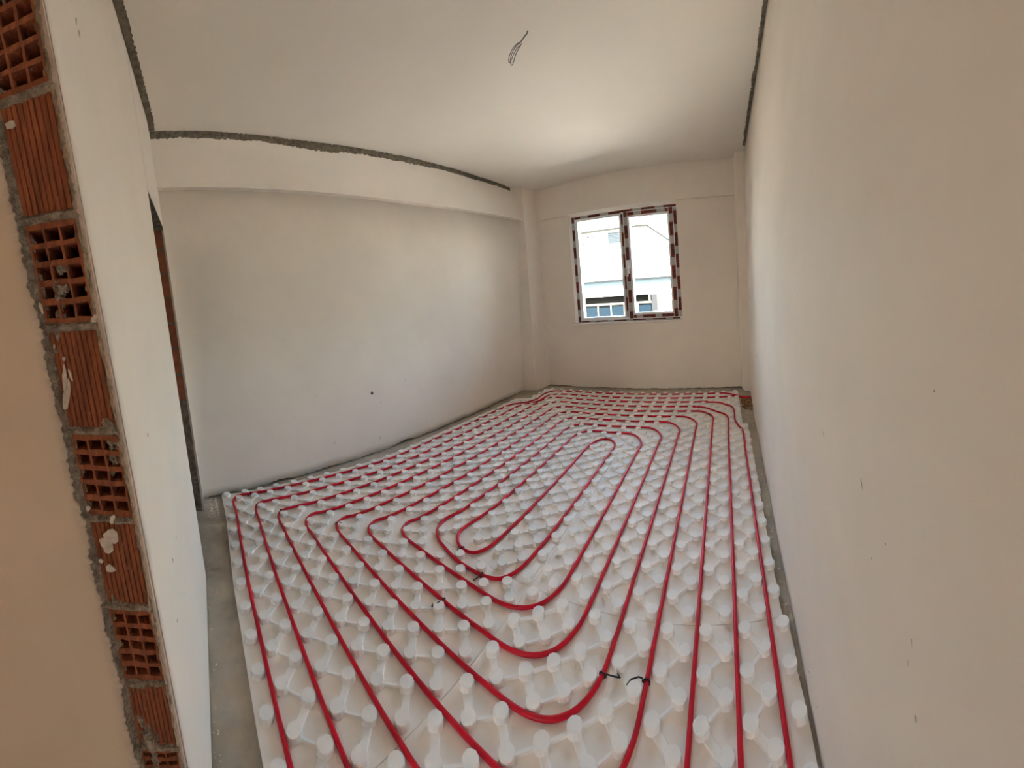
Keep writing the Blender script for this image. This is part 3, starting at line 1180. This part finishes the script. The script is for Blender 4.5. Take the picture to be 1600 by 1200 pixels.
for bi, (a0, a1, b0, b1, lab) in enumerate(BOARDS):
    mb = MB()
    # outline with slightly trimmed edges
    rnd = random.Random(bi + 50)
    out = []

    def edge(p, q, cut):
        n = max(2, int(math.hypot(q[0] - p[0], q[1] - p[1]) / 0.9))
        for i in range(n):
            t = i / n
            j = rnd.uniform(-.05, .03) if cut and i else 0
            dx, dy = q[1] - p[1], -(q[0] - p[0])
            L = math.hypot(dx, dy)
            out.append((lerp(p[0], q[0], t) + dx / L * j, lerp(p[1], q[1], t) + dy / L * j))
    a0, a1, b0, b1 = a0 + .012, a1 - .012, b0 + .012, b1 - .012
    edge((a0, b0), (a1, b0), False)
    edge((a1, b0), (a1, b1), bi >= 4)
    if bi == 3:
        NOTCH[0] = (0.85, b1)
        NOTCH[-1] = (a0, 47.6)
        edge((a1, b1), NOTCH[0], True)
        for p, q in zip(NOTCH, NOTCH[1:]):
            edge(p, q, True)
        edge(NOTCH[-1], (a0, b0), False)
    else:
        edge((a1, b1), (a0, b1), bi in (7,))
        edge((a0, b1), (a0, b0), False)
    P0 = [wpt(a, b, 0.001) for a, b in out]
    cen = sum(P0, Vector()) / len(P0)
    P1 = [Vector((p.x, p.y, Z_TOP - 0.001)) for p in P0]
    P2 = [Vector((p.x, p.y, Z_TOP)) + (cen - p).normalized() * 0.0008 - Vector((0, 0, cen.z - p.z)) * 0 for p in P0]
    for p in P2:
        p.z = Z_TOP
    n = len(P0)
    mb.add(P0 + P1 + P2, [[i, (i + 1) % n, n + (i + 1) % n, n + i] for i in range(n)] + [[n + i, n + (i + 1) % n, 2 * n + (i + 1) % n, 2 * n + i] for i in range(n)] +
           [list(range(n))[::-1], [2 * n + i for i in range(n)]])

    def inside(a, b, m=0.0):
        if not (a0 + m <= a <= a1 - m and b0 + m <= b <= b1 - m):
            return False
        if bi == 3 and b > 47.4 and a < 1.5:
            return False
        return True
    nubs = []
    for i in range(-2, 39):
        for j in range(-2, 57):
            if (i + j) % 2:
                continue
            a, b = i + .5, j + .5
            if bi >= 4 and i == 37:
                a = min(a, a1 - 0.34)
            if not inside(a, b, 0.30):
                continue
            wa, wb = warp(a, b)
            d = near_pipe(wa, wb)
            if d < 0.22:
                continue
            sh = Vector((0, 0))
            if d < 0.47:
                q = min((h for di in (-1, 0, 1) for dj in (-1, 0, 1) for h in HASH.get((int(math.floor(wa)) + di, int(math.floor(wb)) + dj), ())),
                        key=lambda h: math.hypot(h[0] - wa, h[1] - wb))
                v = Vector((wa - q[0], wb - q[1]))
                if v.length > 1e-3:
                    sh = v.normalized() * (0.47 - d)
            nubs.append((i, j, raw(wa + sh.x, wb + sh.y)))
    have = {(i, j): p for i, j, p in nubs}

    def bar(p, q, wd, z1):
        d = (q - p)
        L = d.length
        d = d / L
        nrm = Vector((-d.y, d.x, 0))
        w2 = wd / 2
        vs = []
        for zz_, ww in ((Z_TOP - .001, w2 * 1.15), (z1, w2 * 0.85)):
            vs += [p + nrm * ww + Vector((0, 0, zz_)), p - nrm * ww + Vector((0, 0, zz_)), q - nrm * ww + Vector((0, 0, zz_)), q + nrm * ww + Vector((0, 0, zz_))]
        mb.add(vs, [(0, 1, 5, 4), (1, 2, 6, 5), (2, 3, 7, 6), (3, 0, 4, 7), (4, 5, 6, 7)], 1)
    for (i, j), p in have.items():
        for (di, dj, wd, z1) in ((1, 1, 0.010, Z_TOP + 0.009), (1, -1, 0.028, Z_TOP + 0.0040)):
            q = have.get((i + di, j + dj))
            if q is None:
                continue
            wa, wb = warp(i + .5 + di / 2, j + .5 + dj / 2)
            if min(near_pipe(wa + t * di, wb + t * dj) for t in (-.25, 0, .25)) < 0.32:
                continue
            bar(p, q, wd, z1)
    if a0 < 0 and bi < 4:                   # tongue along the joint between the two rows of boards
        for j in range(int(b0) + 1, int(b1), 2):
            wa, wb = warp(22.6, j)
            if near_pipe(wa, wb) > 0.5 and near_pipe(wa, wb + .6) > .5:
                bar(raw(wa, wb - .55), raw(wa, wb + .75), 0.036, Z_TOP + 0.010)
    o = mb.build('foam_board', [M['foam_base_shade'], M['foam']])
    tag(o, lab, 'foam board', 'knobbed foam boards laid over the floor')
    for n_, (i, j, p) in enumerate(nubs):
        scuffed = rnd.random() < (0.35 if (bi in (4, 0) and i > 15) else 0.08)
        c = bpy.data.objects.new('nub', NUBS[3] if scuffed else NUBS[rnd.choice((0, 0, 1, 2))])
        COL.objects.link(c)
        c.parent = o
        c.location = (p.x, p.y, Z_TOP - 0.002)
        c.rotation_euler = (0, 0, rnd.random() * 6.28)


# ------------------------------------------------------------------ black ties on the pipe
def nearest(px, py):
    p = at(px, py, 2, Z_PIPE)
    best = min(range(len(pts) - 1), key=lambda i: (pts[i][0] - p.x) ** 2 + (pts[i][1] - p.y) ** 2)
    return best


TIES = [
    (394, 774, 'black cable tie on the outermost red pipe in the near left corner by the wall', 70, 0.6, 1),
    (440, 800, 'black cable tie at the bend of the third red pipe from the left edge', 200, 0.9, 0),
    (527, 819, 'black cable tie at the bend of the fifth red pipe from the left edge', 210, 0.9, 0),
    (718, 864, 'black cable tie at the bottom of the innermost loop of red pipe', 200, 1.2, 0),
    (749, 900, 'black cable tie on the second loop from the centre of the spiral', 235, 0.8, 0),
    (692, 940, 'black cable tie with a curled tail, left of the loops of the spiral', 215, 1.0, 0),
    (940, 1058, 'frayed black cable tie on the broad curve of pipe at the bottom right', 165, 1.1, 0),
    (1010, 1062, 'frayed black cable tie on the fourth red pipe from the right wall, near the bottom', 165, 1.2, 0),
    (1109, 648, 'black cable tie at the far bend of the third pipe from the right', 200, 1.0, 0),
    (949, 684, 'tiny black cable tie at the far end of the innermost loop', 90, 0.5, 0),
]
for px, py, lab, ang, ln, up in TIES:
    i = nearest(px, py)
    c = Vector(pts[i])
    t = (Vector(pts[i + 1]) - Vector(pts[max(i - 1, 0)])).normalized()
    s = t.cross(Vector((0, 0, 1))).normalized()
    root = bpy.data.objects.new('cable_tie', None)
    COL.objects.link(root)
    root.location = (c.x, c.y, Z_TOP)
    root.empty_display_size = 0.02
    tag(root, lab, 'cable tie', 'black cable ties on the pipe')
    mb = MB()
    ring = []
    for k in range(15):
        a = 2 * math.pi * k / 14
        ring.append(s * (0.0108 * math.cos(a)) + Vector((0, 0, 0.0108 * math.sin(a) + Z_PIPE - Z_TOP)))
    mb.tube(ring, 0.0032, 6, cap=False)
    mb.build('band', M['tie'], root, smooth=True)
    mb = MB()
    h = s * (0.013) if up == 0 else s * 0.013
    side = 1 if (at(px, py, 2, Z_PIPE) - c).dot(s) >= 0 else -1
    d0 = s * side
    P = [d0 * 0.010 + Vector((0, 0, 0.016)), d0 * 0.020 + Vector((0, 0, 0.018)), d0 * 0.032 * ln + t * 0.006 + Vector((0, 0, 0.014)),
         d0 * 0.040 * ln + t * 0.014 + Vector((0, 0, 0.007)), d0 * 0.030 * ln + t * 0.022 + Vector((0, 0, 0.004))]
    P = [q * 1.35 for q in P]
    mb.tube(P, 0.0026, 6)
    mb.build('tail', M['tie'], root, smooth=True)
    mb = MB()
    hc = d0 * 0.013 + Vector((0, 0, 0.012))
    mb.box((hc.x - .0035, hc.y - .0035, hc.z - .003), (hc.x + .0035, hc.y + .0035, hc.z + .004), bev=0.001)
    mb.build('lock', M['tie'], root)

# ------------------------------------------------------------------ window
win = bpy.data.objects.new('window_1', None)
COL.objects.link(win)
win.location = (0, 0, 0)
structure(win, 'white two-light window still covered in strips of printed protective tape')
FW, FD = 0.062, 0.11
mb = MB()
mb.box((WX0, YF, WZ0), (WX0 + FW, YF + FD, WZ1), bev=.003)
mb.box((WX1 - FW, YF, WZ0), (WX1, YF + FD, WZ1), bev=.003)
mb.box((WX0 + FW, YF + .001, WZ0), (WX1 - FW, YF + FD, WZ0 + 0.045), bev=.003)
mb.box((WX0 + FW, YF + .001, WZ1 - 0.055), (WX1 - FW, YF + FD, WZ1), bev=.003)
XM = 1.352
mb.box((XM - 0.028, YF + .001, WZ0 + .04), (XM + 0.034, YF + FD, WZ1 - .05), bev=.003)
frame = mb.build('frame', M['upvc'], win)


def sashbars(x0, x1, z0, z1, y0, y1, wd, name):
    m_ = MB()
    m_.box((x0, y0, z0), (x0 + wd, y1, z1), bev=.004)
    m_.box((x1 - wd, y0, z0), (x1, y1, z1), bev=.004)
    m_.box((x0 + wd, y0 + .0005, z0), (x1 - wd, y1, z0 + wd), bev=.004)
    m_.box((x0 + wd, y0 + .0005, z1 - wd), (x1 - wd, y1, z1), bev=.004)
    return m_.build(name, M['upvc'], win)


lf = sashbars(WX0 + FW - .002, XM - .026, WZ0 + .040, WZ1 - .050, YF + .006, YF + .105, 0.032, 'glazing_bead')
SX0, SX1, SZ0, SZ1 = 1.364, 2.075, WZ0 + 0.028, WZ1 - 0.040
SY = YF - 0.020
sash = sashbars(SX0, SX1, SZ0, SZ1, SY, YF + 0.09, 0.072, 'sash')
sb = sashbars(SX0 + .071, SX1 - .071, SZ0 + .071, SZ1 - .071, SY + .006, YF + .085, 0.018, 'glazing_bead')
mb = MB()
mb.box((WX0 + FW + .028, YF + .014, WZ0 + .07), (XM - .056, YF + .019, WZ1 - .08))
mb.build('pane', M['glass'], win)
mb = MB()
mb.box((SX0 + .087, SY + .014, SZ0 + .087), (SX1 - .087, SY + .019, SZ1 - .087))
mb.build('pane', M['glass'], win)
# handle with its rose on the sash
mb = MB()
hz_ = 1.70
mb.box((SX0 + .018, SY - .012, hz_ - .045), (SX0 + .050, SY + .002, hz_ + .09), bev=.004)
mb.tube([(SX0 + .034, SY - .010, hz_ + .05), (SX0 + .034, SY - .045, hz_ + .05), (SX0 + .034, SY - .05, hz_ + .03), (SX0 + .034, SY - .05, hz_ - .085)], 0.0085, 8)
mb.build('handle', M['upvc'], win, smooth=False)


# printed tape: red-brown printed pieces with blank grey pieces between them
def tape(x0, z0, x1, z1, y, red, parent):
    m_ = MB()
    vert = (z1 - z0) > (x1 - x0)
    m_.box((x0, y - .0012, z0), (x1, y + .0005, z1), mi=0)
    o = m_.build('printed_tape' if red else 'blank_tape', M['tape_red'] if red else M['tape_clear'], parent)
    return o


LETTER_M = mat('tape_print', (0.035, 0.012, 0.01), 0.6, 0.2)


def lettering(x0, z0, x1, z1, y, parent, seed):
    """the worn dark block capitals printed along the tape"""
    vert = (z1 - z0) > (x1 - x0)
    L = (z1 - z0) if vert else (x1 - x0)
    Wd = (x1 - x0) if vert else (z1 - z0)
    if L < 0.07:
        return
    m_ = MB()
    rnd_ = random.Random(seed)
    n = 8
    ch = L * 0.86 / n
    for k in range(n):
        u0 = L * 0.07 + k * ch
        strokes = rnd_.choice((((0, .25), (.6, .82)), ((0, .22), (.3, .55)), ((.05, .3), (.55, .8)), ((.1, .7),)))
        for s0, s1 in strokes:
            v0, v1 = Wd * 0.24, Wd * (0.76 if rnd_.random() < .7 else 0.55)
            a, b = u0 + ch * s0, u0 + ch * s1
            if vert:
                m_.box((x0 + v0, y - .0016, z0 + a), (x0 + v1, y - .0011, z0 + b))
            else:
                m_.box((x0 + a, y - .0016, z0 + v0), (x0 + b, y - .0011, z0 + v1))
    m_.build('print', LETTER_M, parent)


sd_ = 0


def run_tape(x0, z0, x1, z1, y, period, red_len, off, parent, skip=()):
    global sd_
    vert = (z1 - z0) > (x1 - x0)
    L = (z1 - z0) if vert else (x1 - x0)
    p = -off
    k = 0
    while p < L:
        for red, a, b in ((True, p, p + red_len), (False, p + red_len, p + period)):
            a2, b2 = max(a, 0), min(b, L)
            if b2 - a2 < 0.006:
                continue
            mid = (a2 + b2) / 2
            if any(s0 <= mid <= s1 for s0, s1 in skip):
                continue
            if vert:
                q = (x0, z1 - b2 + .0004, x1, z1 - a2 - .0004)
            else:
                q = (x0 + a2 + .0004, z0, x0 + b2 - .0004, z1)
            o_ = tape(*q, y, red, parent)
            sd_ += 1
            if red:
                lettering(*q, y, o_, sd_)
        p += period
        k += 1


# outer frame: left, bottom, top left part, right
run_tape(WX0 + .004, WZ0 + .004, WX0 + .046, WZ1 - .004, YF - .0005, 0.262, 0.165, 0.075, win)
run_tape(WX0 + .05, WZ0 + .003, WX1 - .03, WZ0 + .022, YF - .0005, 0.285, 0.190, 0.06, win)
run_tape(WX0 + .05, WZ1 - .046, XM - .02, WZ1 - .006, YF - .0005, 0.315, 0.195, 0.10, win)
run_tape(XM - .02, WZ1 - .036, WX1 - .004, WZ1 - .004, YF - .0005, 0.315, 0.195, 0.02, win)
run_tape(WX1 - .046, WZ0 + .03, WX1 - .003, WZ1 - .05, YF - .0005, 0.300, 0.19, 0.26, win)
run_tape(XM - .026, WZ0 + .05, XM + .004, WZ1 - .06, YF - .0005, 0.31, 0.20, 0.05, win)
# opening sash
run_tape(SX0 + .008, SZ0 + .005, SX0 + .062, SZ1 - .004, SY - .0005, 0.305, 0.185, 0.115, win, skip=((0.62, 0.80),))
run_tape(SX1 - .062, SZ0 + .005, SX1 - .008, SZ1 - .004, SY - .0005, 0.300, 0.19, 0.10, win)
run_tape(SX0 + .066, SZ1 - .060, SX1 - .066, SZ1 - .012, SY - .0005, 0.330, 0.22, 0.13, win)
run_tape(SX0 + .066, SZ0 + .010, SX1 - .066, SZ0 + .056, SY - .0005, 0.275, 0.185, 0.14, win)
# sill
mb = MB()
mb.box((0.50, yback(1) - .035, WZ0 - 0.030), (2.175, YF + .01, WZ0 - 0.002), bev=.004)
mb.build('sill', M['marble'], win)

# ------------------------------------------------------------------ wire hanging from the ceiling
root = at(823, 48, 2, ZC)
wire = bpy.data.objects.new('ceiling_wire', None)
COL.objects.link(wire)
wire.location = root
tag(wire, 'thin grey electric wire bent into loops, hanging from the ceiling', 'wire')
nrm = (CAM - root)
nrm.z = 0
nrm.normalize()
wp = lambda x, y: on_plane(760 + x / 12.0, 20 + y / 12.0, root, nrm) - root
mb = MB()
mb.tube([wp(770, 340), wp(765, 380), wp(730, 425), wp(690, 480), wp(650, 540)], 0.0045, 6)
mb.build('twist', M['wire'], wire, smooth=True)


def bend(P, step):
    out = []
    for i in range(len(P) - 1):
        p0, p1, p2, p3 = P[max(i - 1, 0)], P[i], P[i + 1], P[min(i + 2, len(P) - 1)]
        for s in range(step):
            t = s / step
            out.append(0.5 * (2 * p1 + (p2 - p0) * t + (2 * p0 - 5 * p1 + 4 * p2 - p3) * t * t + (3 * p1 - p0 - 3 * p2 + p3) * t ** 3))
    return out + [P[-1]]


for nm, q in (('loop', ((655, 535), (560, 620), (480, 720), (430, 810), (412, 880), (430, 915), (470, 890), (510, 810), (570, 690), (640, 590))),
              ('loop', ((650, 545), (580, 630), (500, 740), (455, 840), (450, 920), (475, 965), (510, 935), (545, 830), (600, 700), (640, 600), (655, 545)))):
    P = [wp(*v) for v in q]
    for i, p in enumerate(P):
        p += nrm * (0.012 * math.sin(i * 1.1))
    mb = MB()
    mb.tube(bend(P, 4), 0.0024, 6)
    mb.build(nm, M['wire'], wire, smooth=True)

# ------------------------------------------------------------------ rubble and crumbs
rnd = random.Random(3)


def heap(name, spots, label, m, size):
    m_ = MB()
    for (x, y, z, s) in spots:
        bm = bmesh.new()
        bmesh.ops.create_icosphere(bm, subdivisions=1, radius=1.0)
        sx, sy, sz = s * rnd.uniform(.6, 1.5), s * rnd.uniform(.5, 1.1), s * rnd.uniform(.25, .6)
        rot = Matrix.Rotation(rnd.random() * 6.3, 3, 'Z') @ Matrix.Rotation(rnd.uniform(-.5, .5), 3, 'X')
        for v in bm.verts:
            v.co = rot @ Vector((v.co.x * sx, v.co.y * sy, v.co.z * sz)) * rnd.uniform(.8, 1.15) + Vector((x, y, z + sz * .8))
        m_.bm(bm)
    o_ = m_.build(name, m)
    o_['kind'] = 'stuff'
    o_['label'] = label
    o_['category'] = 'rubble'
    return o_


sp = []
for _ in range(520):
    b = rnd.uniform(45.5, 51.5)
    a = rnd.uniform(37.35, 39.2)
    p = raw(a, b)
    dens = 1 - abs(b - 49.2) / 4
    if rnd.random() > dens:
        continue
    sp.append((p.x, p.y, rnd.random() ** 2 * 0.022, rnd.uniform(.007, .019)))
heap('debris', sp, 'heap of dry brown rubble between the foam boards and the far right corner', M['chips'], 0.02)
sp = []
for _ in range(70):
    p = at(rnd.gauss(338, 9), rnd.gauss(792, 8), 2, 0)
    if p.x > -0.0 + 0.0 and p.y < -0.09 or True:
        sp.append((p.x, min(p.y, -0.075), 0, rnd.uniform(.003, .010)))
for _ in range(60):
    y = rnd.uniform(0.3, 4.0)
    x = interp(y, R_FOOT) - rnd.uniform(.012, .03)
    sp.append((x, y, 0, rnd.uniform(.002, .006)))
for _ in range(40):
    x = rnd.uniform(.1, 1.8)
    sp.append((x, near_y(x, 0) + rnd.uniform(.004, .03), 0, rnd.uniform(.0015, .004)))
for _ in range(50):
    x = rnd.uniform(.1, 2.8)
    sp.append((x, yback(x) - rnd.uniform(.01, .12), 0, rnd.uniform(.002, .007)))
heap('plaster_crumbs', sp, 'pale crumbs of fallen plaster scattered along the room edges', M['plaster'], .01)

# ------------------------------------------------------------------ the house across the yard
YO = 17.0
house = bpy.data.objects.new('opposite_house', None)
COL.objects.link(house)
house.location = (-1.5, YO, -3.5)
tag(house, 'white house seen through the window, with grey cornice, louvred vent and veranda glazing', 'building')


def part(name, m_, material, parent=house):
    o_ = m_.build(name, material)
    o_.parent = parent
    o_.matrix_parent_inverse = Matrix.Identity(4)
    off = Vector(parent.location)
    pr = parent
    while pr.parent is not None:
        pr = pr.parent
    for v in o_.data.vertices:
        v.co -= Vector(house.location)
    return o_


RL, AP, RR = (-12.0, 4.86), (-0.806, 4.868), (2.2, 2.46)
mb = MB()
poly = [(-12, -3.5), (3.2, -3.5), (3.2, 1.5), (-0.85, 4.78), (-12, 4.76)]
# storey above the cornice
mb.add([(x, YO, z) for x, z in poly[2:] + [(-12, 2.15), (3.2, 2.15)][:0]] , []) if False else None
mb.prism([(-12, 0), (-0.80, 0), (-0.80, 0)], 0, 0) if False else None
up_ = [(-12, 1.30), (3.4, 1.30), (3.4, 1.42), (-0.85, 4.80), (-12, 4.80)]
n = len(up_)
mb.add([(x, YO, z) for x, z in up_] + [(x, YO + 6, z) for x, z in up_], [list(range(n)), [n + i for i in range(n)][::-1]] + [[i, (i + 1) % n, n + (i + 1) % n, n + i] for i in range(n)])
part('wall', mb, M['facade'])
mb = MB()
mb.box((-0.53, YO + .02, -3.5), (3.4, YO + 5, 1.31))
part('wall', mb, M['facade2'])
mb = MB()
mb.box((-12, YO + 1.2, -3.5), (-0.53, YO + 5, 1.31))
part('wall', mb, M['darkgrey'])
mb = MB()
mb.box((-12, YO - .12, 1.80), (3.4, YO + .01, 2.10))
part('cornice', mb, M['band'])
mb = MB()
mb.box((-12, YO - .20, 2.10), (3.4, YO + .01, 2.17))
part('cornice_cap', mb, M['darkgrey'])
# roof edge with its pale soffit board
mb = MB()
mb.box((-12, YO - .08, 4.80), (-0.8, YO + 6, 4.90))
mb.add([(-0.82, YO - .08, 4.90), (3.9, YO - .08, 1.12), (3.9, YO - .08, 1.02), (-0.82, YO - .08, 4.80), (-0.82, YO + 6, 4.90), (3.9, YO + 6, 1.12), (3.9, YO + 6, 1.02), (-0.82, YO + 6, 4.80)],
       [(0, 1, 2, 3), (0, 4, 5, 1), (3, 2, 6, 7), (1, 5, 6, 2)])
part('roof', mb, M['roof'])
mb = MB()
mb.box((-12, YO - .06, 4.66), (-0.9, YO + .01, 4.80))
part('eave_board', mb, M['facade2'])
# louvred vent
mb = MB()
mb.box((-2.95, YO - .02, 4.08), (-2.18, YO + .01, 4.70))
vent = part('vent', mb, M['louvre'])
for i in range(8):
    z = 4.10 + i * 0.074
    mb = MB()
    mb.add([(-2.93, YO - .05, z), (-2.20, YO - .05, z), (-2.20, YO - .015, z + .055), (-2.93, YO - .015, z + .055)], [(0, 1, 2, 3)])
    part('slat', mb, M['band'], house)
# lamp bracket, awning ends and small marks on the wall
for nm, x0, x1, z0, z1, mm in (('lamp', -4.08, -3.98, 4.53, 4.62, 'darkgrey'), ('lamp', -3.82, -3.74, 4.54, 4.62, 'darkgrey'), ('flood_light', -4.62, -4.22, 4.18, 4.30, 'louvre'),
                               ('sign', -4.62, -4.18, 3.47, 3.62, 'rust'), ('gutter_stub', 0.13, 0.33, 3.60, 3.65, 'louvre')):
    mb = MB()
    mb.box((x0, YO - .18, z0), (x1, YO + .01, z1), bev=.02)
    part(nm, mb, M[mm])
# veranda: shaded opening, pale rail, glazed panels
mb = MB()
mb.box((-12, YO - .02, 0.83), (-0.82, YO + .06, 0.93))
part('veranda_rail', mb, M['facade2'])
for k in range(-12, 6):
    x = -4.50 + 0.735 * k
    if x > -0.9:
        continue
    mb = MB()
    mb.box((x - .035, YO - .01, -1.0), (x + .035, YO + .05, 0.83))
    part('mullion', mb, M['facade2'])
    mb = MB()
    mb.box((x + .036, YO + .02, -1.0), (x + .735 - .036, YO + .03, 0.70 if k % 2 else .74))
    part('glass_panel', mb, M['blue_glass'])
mb = MB()
mb.box((-12, YO - .02, -3.5), (-0.82, YO + .06, -1.0))
part('veranda_base', mb, M['facade'])
mb = MB()
mb.box((-0.81, YO - .03, -3.5), (-0.53, YO + .3, 1.30))
part('pillar', mb, M['darkgrey'])
for x in (-4.56, -0.90):
    mb = MB()
    mb.box((x - .06, YO, 0.9), (x + .03, YO + .08, 1.31))
    part('post', mb, M['facade2'])
mb = MB()
mb.box((0.0, YO - .01, -1.0), (0.45, YO + .03, 1.12))
part('door', mb, M['facade'])
mb = MB()
mb.box((0.20, YO - .05, -0.2), (0.30, YO - .005, 0.91))
part('door_post', mb, M['rust'])

mb = MB()
mb.box((-40, 4.9, -3.8), (40, 60, -3.5))
structure(mb.build('ground', M['ground']), 'pale paved yard outside, below the window')
